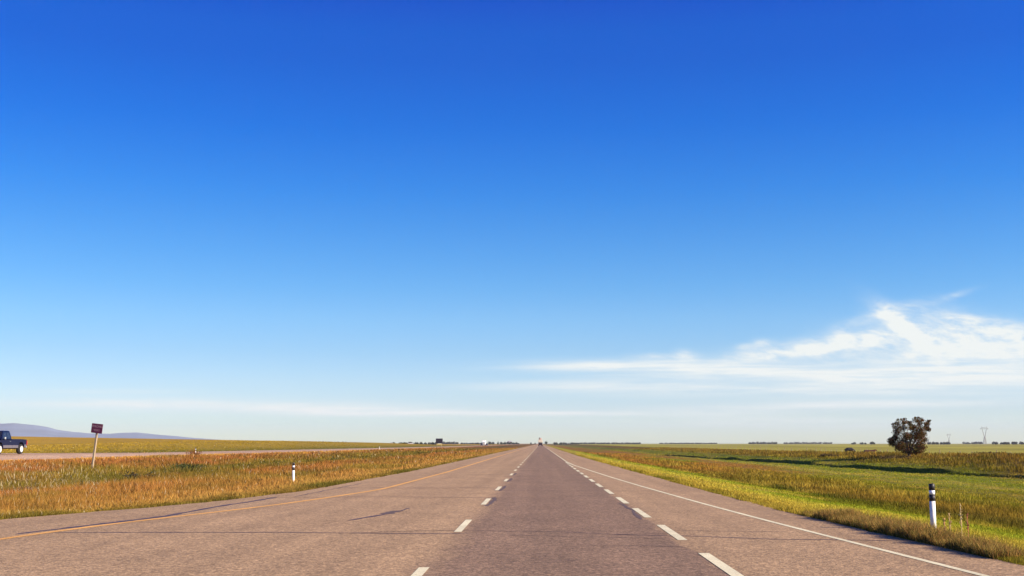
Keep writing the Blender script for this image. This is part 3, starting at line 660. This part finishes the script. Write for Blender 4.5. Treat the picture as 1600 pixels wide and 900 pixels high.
MB().box((0, 9.3, 1.9), (2.4, 1.9, 2.0), .12).build('cab', M['truckwhite'], tk)
MB().box((0, -.12, .62), (2.3, .1, .14), .02).build('rear_bumper', M['chassis'], tk)

# oncoming white truck and two cars on the far carriageway
D = 905; ot = empty('box_truck', (U(756)*D, D, float(zopp(D))), label='white box truck coming on the far carriageway, on the horizon', cat='truck')
MB().box((0, 4.5, 2.35), (2.5, 6.8, 2.9), .05).build('cargo_box', M['truckwhite'], ot)
MB().box((0, .1, 1.55), (2.3, 1.8, 1.9), .15).build('cab', M['truckwhite'], ot)
MB().box((0, -.82, 1.95), (1.9, .06, .7), .02).build('windscreen', M['glass'], ot)
MB().box((0, -.84, 1.05), (1.4, .06, .4), .02).build('grille', M['steel'], ot)
MB().box((0, 3.6, .75), (1.6, 8, .3), .02).build('chassis', M['chassis'], ot)
for s_ in (-1, 1):
    MB().box((s_*.95, -.84, 1.05), (.3, .06, .22), .02).build('headlight', M['headlamp'], ot)
    for y_ in (.1, 6.2): wheel(ot, s_*.98, y_, .48, .4, M['tyre'], M['steel'], s_)
def car(x, y, z, m, label):
    c = empty('car', (x, y, z), label=label, cat='car', group='dark cars on the far carriageway')
    MB().prism_x([(2.2, .35), (2.25, .8), (1.9, .95), (-1.1, .93), (-2.1, .78), (-2.25, .4), (-1.9, .3), (1.9, .3)], -.88, .88, .03).build('body', m, c)
    taper([(1.8, .93), (1.2, 1.42), (-.2, 1.44), (-1.15, .92)], .82, .62, .92, 1.44).build('cabin', M['glass'], c)
    MB().box((0, .45, 1.45), (1.2, 1.3, .04), .01).build('roof', m, c)
    for s_ in (-1, 1):
        MB().box((s_*.65, -2.2, .66), (.35, .08, .14), .01).build('headlight', M['headlamp'], c)
        for y_ in (-1.4, 1.4): wheel(c, s_*.78, y_, .32, .2, M['tyre'], M['rim'], s_)
    return c
D = 820; car(U(760.6)*D, D, float(zopp(D)), M['darkcar'], 'dark car just right of the white box truck on the far carriageway')
D = 860; car(U(752.8)*D, D, float(zopp(D)), M['darkcar'], 'dark car just left of the white box truck on the far carriageway')

# ------------------------------------------------------------------ lone tree
def leaves_mesh(C, Rr, n_per, size, cols_, seed, name, parent, m, squash=1.0):
    rg = np.random.default_rng(seed); P = []
    for c, r, n in zip(C, Rr, n_per):
        d = rg.normal(size=(n, 3)); d /= np.linalg.norm(d, axis=1)[:, None]; rad = r*rg.random(n)**.42
        P.append(np.array(c) + d*rad[:, None]*np.array([1, 1, squash]))
    P = np.concatenate(P); n = len(P)
    # holes: drop leaves where a 3D-ish noise is low so the sky shows through
    q = fbm(P[:, 0]/(size*5)+P[:, 1]/(size*9), P[:, 2]/(size*5)+P[:, 1]/(size*7), seed, 3); P = P[q > -.19]; q = q[q > -.19]; n = len(P)
    a = rg.normal(size=(n, 3)); a /= np.linalg.norm(a, axis=1)[:, None]; b = np.cross(a, rg.normal(size=(n, 3))); b /= np.linalg.norm(b, axis=1)[:, None]
    s = size*(.6+.8*rg.random((n, 1)))
    V_ = np.stack([P-a*s, P-b*s*.55, P+a*s, P+b*s*.55], 1).reshape(-1, 3)
    ci = (rg.random(n)*len(cols_)).astype(int); col = np.array(cols_)[ci]*(.7+.6*rg.random((n, 1)))*(1+q[:, None]*1.2)
    C_ = np.repeat(col, 4, 0); b_ = np.arange(n)*4
    o = np_mesh(name, V_, np.arange(n*4), b_, np.full(n, 4), m, np.clip(C_, 0.003, .6))
    if parent: o.parent = parent
    return o
TD = 155.0; tx = U(1419)*TD; tz = float(terrain(tx, TD))
tr = empty('poplar_tree', (tx, TD, tz-.05), label='lone bushy tree with brownish leaves standing on the bank at the right', cat='tree')
lob = [(230,530,50),(275,575,50),(330,600,85),(300,490,55),(330,400,60),(320,320,40),(310,270,22),(390,250,45),(405,205,18),(440,340,45),(430,460,70),(520,270,45),(560,330,60),(635,220,40),(640,180,20),(700,220,26),(710,270,50),(780,270,38),(800,230,18),(760,330,36),(800,365,30),(640,380,80),(620,470,95),(710,440,60),(720,530,58),(520,560,90),(620,620,90),(670,640,45),(480,690,50),(400,640,60),(550,710,42),(640,700,30)]
k = .1/F*TD; C_, R_, n_ = [], [], []
for (a, b, r) in lob:
    dep = max(.4, math.sqrt(max(0, 320**2-(a-520)**2))*k*.75)
    for s_ in range(4):
        C_.append(((a-490)*k + random.uniform(-.15, .15), random.uniform(-dep, dep), max(.15, (758-b)*k+.32))); R_.append(r*k*random.uniform(.85, 1.22)); n_.append(int(50*(r*k/.3)**2)+30)
leaves_mesh(C_, R_, n_, .075, [(.12, .050, .022), (.14, .075, .025), (.07, .065, .016), (.16, .06, .03), (.05, .055, .016)], 91, 'crown', tr, M['leaf'])
tb = MB(); tb.tube([(0, 0, -.1), (.05, 0, .5), (.1, .05, 1.1)], [.22, .18, .14], 9)
for (a, b, r) in lob[::2]:
    e = Vector(((a-490)*k, random.uniform(-.8, .8), (758-b)*k+.32)); m_ = Vector((.1, 0, .9))
    tb.tube([(.04, 0, .35), tuple(m_*.5+e*.25+Vector((0, 0, .1))), tuple(e*.75+Vector((0, 0, .05))), tuple(e)], [.10, .065, .035, .012], 6)
tb.build('trunk', M['bark'], tr, True)

# small weeds and bushes that can be told apart in the median and on the bank
def bush(x, y, r, h, cols_, label, seed, name='bush', n=900, size=.05, cat='bush'):
    z = float(terrain(x, y)); b = empty(name, (x, y, z), label=label, cat=cat)
    C = [(random.uniform(-r, r)*.7, random.uniform(-r, r)*.7, h*random.uniform(.25, .7)) for _ in range(9)]
    leaves_mesh(C, [r*.45]*9, [n//9]*9, size, cols_, seed, 'foliage', b, M['leaf'], h/r*.9)
    s_ = MB()
    for c in C: s_.tube([(0, 0, -.05), (c[0]*.5, c[1]*.5, c[2]*.6), c], [.012, .008, .004], 5)
    s_.build('stems', M['bark'], b)
    return b
bush(U(217)*61, 61, .75, .65, [(.05, .055, .03), (.07, .06, .03), (.06, .045, .04)], 'dark grey green bush low in the median, in front of and right of the sign', 1)
bush(U(300)*80, 80, 1.6, .6, [(.05, .07, .025), (.06, .07, .03)], 'wide dark green weed patch in the median ditch before the far marker post', 2, n=1500)
bush(U(38)*46, 46, .35, .4, [(.10, .03, .04), (.08, .04, .03)], 'small dark purple weed in the median at the far left', 3)
bush(U(304.5)*119, 119.5, .9, .75, [(.25, .11, .04), (.18, .09, .03)], 'brown shrubby tuft round the small distant marker post', 4, n=900)
for i_, (px_, D_, r_, lb) in enumerate([(1392, 147, 2.4, 'dark low shrub on the bank below the lone tree'), (1535, 140, 2.6, 'dark low shrub on the bank, right of and below the largest pylon'), (1583, 138, 2.0, 'dark low shrub on the bank at the far right edge'), (1295, 175, 1.6, 'dark low shrub on the bank left of the cows')]):
    bush(U(px_)*D_, D_, r_, .55, [(.10, .075, .03), (.12, .09, .03), (.08, .05, .03)], lb, 20+i_, n=1500, size=.08)
# dry stalks beside the near post
def stalk(x, y, h, col, label, head=True):
    z = float(terrain(x, y)); p_ = empty('weed_stalk', (x, y, z-.02), label=label, cat='weed', group='dry weed stalks beside the near marker post')
    m_ = mat('dry_stalk', col, .8)
    MB().tube([(0, 0, 0), (.01, .0, h*.5), (-.005, 0, h)], [.007, .006, .003], 6).build('stem', m_, p_)
    b = MB(); b.tube([(0, 0, h*.42), (0, 0, h*1.0)], .007, 6)
    for q in range(26):
        t = random.uniform(.45, 1); a = random.uniform(0, 6.28); l = (.012+.02*(1-abs(t-.6)))*random.uniform(.6, 1.3)
        b.tube([(0, 0, h*t), (math.cos(a)*l*.7, math.sin(a)*l*.7, h*t+l*.6), (math.cos(a)*l, math.sin(a)*l, h*t+l)], [.004, .006, .002], 4)
    b.build('seed_head', m_, p_)
for i_, (px_, D_, h, c, lb) in enumerate([(1502, 20.3, .62, (.55, .42, .2), 'tallest pale straw stalk right of the near marker post'), (1512, 20.5, .45, (.42, .14, .07), 'reddish dry weed right of the tallest pale stalk'), (1484, 20.9, .42, (.5, .34, .16), 'short straw stalk between the near post and the tall stalk'), (1476, 20.2, .36, (.45, .25, .1), 'shortest brown stalk right beside the near marker post')]):
    stalk(uv(px_, 825)[0]*D_, D_, h, c, lb)

# ------------------------------------------------------------------ cattle
def cow(x, y, z, rz, m, label, lying=False):
    if not lying:
        J = [(0, 0, 1.12), (-.45, 0, 1.13), (-.8, 0, 1.08), (.45, 0, 1.12), (.78, 0, 1.10), (1.05, 0, .85), (1.22, 0, .5), (1.38, 0, .28), (1.5, 0, .17)]
        E_ = [(0, 1), (1, 2), (0, 3), (3, 4), (4, 5), (5, 6), (6, 7), (7, 8)]
        Rd = [.38, .37, .27, .37, .27, .18, .15, .14, .09]
        for s_ in (-1, 1):
            for bx_, root in ((-.72, 2), (.62, 4)):
                b0 = len(J); hock = -.1 if bx_ < 0 else .03
                J += [(bx_, s_*.19, .8), (bx_+hock, s_*.2, .42), (bx_+hock*.3, s_*.2, .06)]; Rd += [.15, .07, .065]
                E_ += [(root, b0), (b0, b0+1), (b0+1, b0+2)]
        J += [(-1.0, 0, 1.15), (-1.08, 0, .8), (-1.09, 0, .4)]; Rd += [.05, .03, .05]; n = len(J); E_ += [(2, n-3), (n-3, n-2), (n-2, n-1)]
        for s_ in (-1, 1): J += [(1.2, s_*.2, .56)]; Rd += [.05]; E_ += [(6, len(J)-1)]
    else:
        J = [(0, 0, .44), (-.5, 0, .44), (-.85, 0, .36), (.45, 0, .46), (.8, 0, .52), (1.02, 0, .74), (1.2, 0, .84), (1.42, 0, .74)]
        E_ = [(0, 1), (1, 2), (0, 3), (3, 4), (4, 5), (5, 6), (6, 7)]; Rd = [.42, .42, .30, .40, .28, .18, .15, .09]
        for s_ in (-1, 1):
            b0 = len(J); J += [(-.6, s_*.42, .16), (-.1, s_*.5, .08), (.7, s_*.34, .12), (.98, s_*.36, .08)]; Rd += [.14, .07, .1, .07]
            E_ += [(2, b0), (b0, b0+1), (4, b0+2), (b0+2, b0+3)]
        for s_ in (-1, 1): J += [(1.12, s_*.22, .86)]; Rd += [.05]; E_ += [(6, len(J)-1)]
    me = bpy.data.meshes.new('cow'); me.from_pydata(J, E_, []); o = bpy.data.objects.new('cow', me); sc.collection.objects.link(o)
    o.location = (x, y, z); o.rotation_euler = (0, 0, rz); o.scale = (1.12,)*3 if lying else (.92,)*3; md = o.modifiers.new('Skin', 'SKIN')
    for v_, r_ in zip(me.skin_vertices[0].data, Rd): v_.radius = (r_, r_)
    me.skin_vertices[0].data[0].use_root = True
    sb = o.modifiers.new('Sub', 'SUBSURF'); sb.levels = 2; sb.render_levels = 2
    me.materials.append(m); return tag(o, label, 'cow')
D = 228; cow(U(1327)*D, D, float(terrain(U(1327)*D, D))+.0, R(4), M['cow'], 'black cow standing and grazing in the field, left of the other one')
D = 224; cow(U(1356)*D, D, float(terrain(U(1356)*D, D))+.12, R(-6), M['cowred'], 'dark red cow lying down in the field beside the black cow', True)

# ------------------------------------------------------------------ wire fence along the right field
fr = empty('wire_fence', (66, 120, -.78), label='wire fence with thin wooden posts along the right field', cat='fence')
yp = []; y = 95.0
while y < 620 and len(yp) < 90: yp.append(y); y += 5 + random.uniform(-.4, .4) if y < 300 else 9
for y in yp:
    z = float(terrain(66, y)); lx = random.uniform(-.03, .03); hh = random.uniform(1.05, 1.35)
    MB().tube([(0, y-120, z+.78-.1), (lx, y-120+random.uniform(-.03, .03), z+.78+hh)], [.07, .055], 7).build('fence_post', M['wood'], fr)
for hz in (.35, .7, 1.02):
    MB().tube([(0, y-120, float(terrain(66, y))+.78+hz+(0 if i_ % 2 == 0 else -.01)) for i_, y in enumerate(yp)], .008, 4).build('wire', M['wire'], fr)

# ------------------------------------------------------------------ pylons
def pylon(px_, D_, H, label, rz):
    x = U(px_)*D_; p_ = empty('pylon', (x, D_, -.3), rz, label=label, cat='pylon', group='steel pylons on the right horizon')
    b = MB(); r = .50; wz = .42*H
    leg = lambda s, t: Vector((s*(.10*H*(1-t)+.022*H*t), t*0, wz*t))
    for s in (-1, 1):
        for d in (-1, 1):
            b.tube([(s*.085*H, d*.05*H, 0), (s*.022*H, d*.016*H, wz)], r, 5)
            b.tube([(s*.022*H, d*.016*H, wz), (s*.13*H, d*.012*H, H*.86)], r*.8, 5)
    for d in (-1, 1):
        for i2 in range(6):
            t0, t1 = i2/6, (i2+1)/6; s = 1 if i2 % 2 else -1
            w0 = .085+(.022-.085)*t0; w1 = .085+(.022-.085)*t1; d0 = .05+(.016-.05)*t0; d1 = .05+(.016-.05)*t1
            b.tube([(s*w0*H, d*d0*H, wz*t0), (-s*w1*H, d*d1*H, wz*t1)], r*.45, 4)
            b.tube([(-s*w0*H, d*d0*H, wz*t0), (s*w1*H, d*d1*H, wz*t1)], r*.45, 4)
    b.build('tower', M['steel'], p_)
    c = MB()
    for d in (-1, 1):
        c.tube([(-.24*H, 0, H*.86), (-.13*H, d*.012*H, H*.86), (.13*H, d*.012*H, H*.86), (.24*H, 0, H*.86)], r*.7, 5)
        c.tube([(-.24*H, 0, H*.86), (-.13*H, d*.012*H, H*.93), (.13*H, d*.012*H, H*.93), (.24*H, 0, H*.86)], r*.6, 5)
    for i2 in range(8):
        x0 = -.24+.06*i2; x1 = x0+.06; f_ = lambda q: .93 if abs(q) < .131 else .86+.07*(.24-abs(q))/.11
        c.tube([(x0*H, 0, .86*H), ((x0+x1)/2*H, 0, f_((x0+x1)/2)*H), (x1*H, 0, .86*H)], r*.4, 4)
    for s in (-1, 1): c.tube([(s*.13*H, 0, .93*H), (s*.15*H, 0, H)], r*.6, 4)
    c.build('crossarm', M['steel'], p_)
    for s in (-.2, 0, .2):
        MB().tube([(s*H, 0, .86*H), (s*H, 0, .79*H)], .22, 5).build('insulator', M['glass'], p_)
pylon(1539, 3050, 45, 'nearest and largest lattice pylon on the right horizon', R(8))
pylon(1483, 5000, 43, 'middle sized pylon on the horizon between the tree and the largest pylon', R(8))
pylon(1451, 7000, 43, 'faint farthest pylon on the horizon close to the right of the lone tree', R(8))

# ------------------------------------------------------------------ farm buildings
def shed(px_, D_, wd, dp, h, label, rz=0, name='farm_shed'):
    s_ = empty(name, (U(px_)*D_, D_, -.35), rz, label=label, cat='shed')
    MB().box((0, 0, h/2), (wd, dp, h)).build('wall', M['barn'], s_)
    vs_ = [(-wd/2-.2, -dp/2-.2, h), (wd/2+.2, -dp/2-.2, h), (wd/2+.2, dp/2+.2, h), (-wd/2-.2, dp/2+.2, h), (-wd/2-.2, 0, h*1.35), (wd/2+.2, 0, h*1.35)]
    MB().add(vs_, [(0, 1, 5, 4), (2, 3, 4, 5), (0, 4, 3), (1, 2, 5), (3, 2, 1, 0)]).build('roof', M['roof'], s_)
    MB().box((wd*.15, -dp/2-.02, h*.4), (wd*.25, .06, h*.8)).build('door', M['steel'], s_)
shed(612, 1250, 2.6, 3, 2.0, 'small white shed before the dark tree line left of the guide sign')
shed(641.5, 1250, 5.0, 4, 1.9, 'low longer white shed before the dark tree line left of the guide sign', R(10))
shed(455, 2600, 11, 8, 4.0, 'white farm building on the horizon, leftmost of the row')
shed(473, 2600, 8, 8, 3.8, 'white farm building on the horizon, second from the left')
shed(490, 2700, 9, 8, 5.0, 'pale farm building on the horizon beside the left tree belt')
shed(796, 2300, 7, 8, 5.0, 'pale farm building on the horizon just left of the road vanishing point')

# ------------------------------------------------------------------ far trees and tree belts
def belt(x0, x1, D_, h, label, seed, cols_=((.035, .04, .03), (.045, .045, .03)), zoff=-.4):
    rg = random.Random(seed); a0, a1 = U(x0)*D_, U(x1)*D_; n = max(3, int(abs(a1-a0)/(h*.55))); C, Rr = [], []
    for i2 in range(n):
        t = (i2+.5)/n; hh = .85*h*(.7+.3*rg.random())*(1 if rg.random() > .1 else .5)
        C.append((a0+(a1-a0)*t+rg.uniform(-2, 2), D_+rg.uniform(-8, 8), hh*.5+zoff)); Rr.append(hh*.7)
    o = leaves_mesh(C, Rr, [190]*n, h*.12, list(cols_), seed, 'tree_belt', None, M['leaf'], .85)
    tag(o, label, 'trees', kind='stuff')
belt(609, 645, 1500, 4.6, 'dark belt of trees behind the two small white sheds', 1)
belt(645, 681, 1500, 4.2, 'dark belt of trees reaching up to the guide sign', 2)
belt(500, 540, 2800, 7, 'thin dark tree belt on the left horizon', 3)
belt(540, 572, 3400, 5, 'faint low tree belt on the left horizon', 4)
belt(440, 500, 3300, 6, 'faint tree belt behind the pale farm buildings', 5)
belt(692, 716, 3000, 8, 'faint tree belt just right of the guide sign', 6)
belt(720, 757, 2600, 5, 'tree belt left of the white box truck', 7)
belt(757, 772, 2800, 8, 'tree belt right of the white box truck', 8)
belt(783, 812, 2200, 6, 'purple dark trees left of the road vanishing point', 9)
belt(865, 905, 2300, 5, 'dark tree belt right of the road vanishing point', 10)
belt(905, 1000, 3200, 6, 'long thin tree belt on the horizon right of the road', 11)
belt(1030, 1120, 4200, 6, 'faint tree belt on the right horizon', 12)
belt(1170, 1215, 3600, 8, 'bluish tree belt on the middle right horizon', 13)
belt(1225, 1300, 4500, 9, 'faint bluish tree belt left of the cows', 14)
belt(1328, 1337, 2600, 6, 'small tree clump on the horizon above the black cow', 15)
belt(1344, 1353, 2600, 6, 'small tree clump on the horizon above the red cow', 16)
belt(1358, 1365, 2600, 7, 'small tree clump on the horizon left of the lone tree', 17)
belt(1449, 1484, 2400, 6.5, 'dark tree clumps on the horizon right of the lone tree', 18)
belt(1505, 1535, 3800, 9, 'bluish tree belt left of the largest pylon', 19)
belt(1552, 1605, 2300, 6.5, 'dark tree belt on the horizon at the right edge', 20)
belt(1605, 1700, 2500, 7, 'dark tree belt continuing past the right edge', 21)
def far_tree(px_, D_, h, label, seed):
    t_ = empty('far_tree', (U(px_)*D_, D_, -.2), label=label, cat='tree', group='separate small trees on the horizon')
    leaves_mesh([(0, 0, h*.6), (h*.1, 0, h*.4), (-h*.12, 0, h*.45)], [h*.33, h*.28, h*.26], [90]*3, h*.07, [(.04, .05, .035)], seed, 'crown', t_, M['leaf'], 1.2)
    MB().tube([(0, 0, -.1), (0, 0, h*.5)], [h*.035, h*.02], 6).build('trunk', M['bark'], t_)
far_tree(853.3, 1500, 5.5, 'small grey tree just right of the truck ahead', 31)
far_tree(829.5, 1700, 3.6, 'small faint tree just left of the truck ahead', 32)
far_tree(836, 1800, 3.2, 'smallest faint tree touching the left of the truck ahead', 35)
far_tree(778, 1500, 4.5, 'small tree on the horizon between the white truck and the road', 33)
far_tree(398.5, 1500, 5.0, 'single small tree on the crest of the left field', 34)

# ------------------------------------------------------------------ hills
hp = [(-300, 664), (-150, 659), (-60, 662), (0, 661), (20, 660), (52, 663), (72, 666), (90, 671), (112, 674), (142, 676.5), (172, 676.5), (195, 674.5), (215, 674), (240, 677), (273, 680), (300, 683), (345, 686.5), (390, 689), (440, 691), (520, 693)]
ux = np.array([U(a) for a, b in hp]); vy = np.array([uv(a, b)[1] for a, b in hp])
uu = np.linspace(ux[0], ux[-1], 420); dd = np.linspace(0, 1, 26)
UU, DD = np.meshgrid(uu, dd)
HD = 9000 + 5000*DD; prof = np.interp(uu, ux, vy)*11000
base = np.sin(np.pi*DD)**.8*(prof[None, :]); XH = UU*HD
ZH = base*(1+.16*fbm(XH/900, HD/1100, 61, 5)*np.sin(np.pi*DD)) + base*.05*fbm(XH/250, HD/400, 62, 4) - 2
# lower foothills before the main ridge
ZH = np.maximum(ZH, (prof[None, :]*.42*np.exp(-((DD-.12)/.1)**2))*(1+.5*fbm(XH/700, HD/900, 63, 4)) - 2)
i = (np.arange(25)[:, None]*420 + np.arange(419)[None, :]).ravel()
hl = np_mesh('hills', np.stack([XH, HD, ZH], -1).reshape(-1, 3), np.stack([i, i+1, i+421, i+420], 1).ravel(), np.arange(len(i))*4, np.full(len(i), 4), M['hill'], None, True)
tag(hl, kind='structure')

# ------------------------------------------------------------------ haze
hz = MB().box((0, 7500, 119.0), (34000, 18500, 246)).build('haze', bpy.data.materials.new('haze')); tag(hz, kind='stuff')
m = hz.data.materials[0]; m.use_nodes = True; t = m.node_tree; t.nodes.clear()
pv = N(t, 'ShaderNodeVolumePrincipled'); pv.inputs['Color'].default_value = (.80, .86, 1.0, 1); pv.inputs['Density'].default_value = 4.2e-5
pv.inputs['Anisotropy'].default_value = 0.0
ou = N(t, 'ShaderNodeOutputMaterial'); t.links.new(pv.outputs[0], ou.inputs['Volume'])
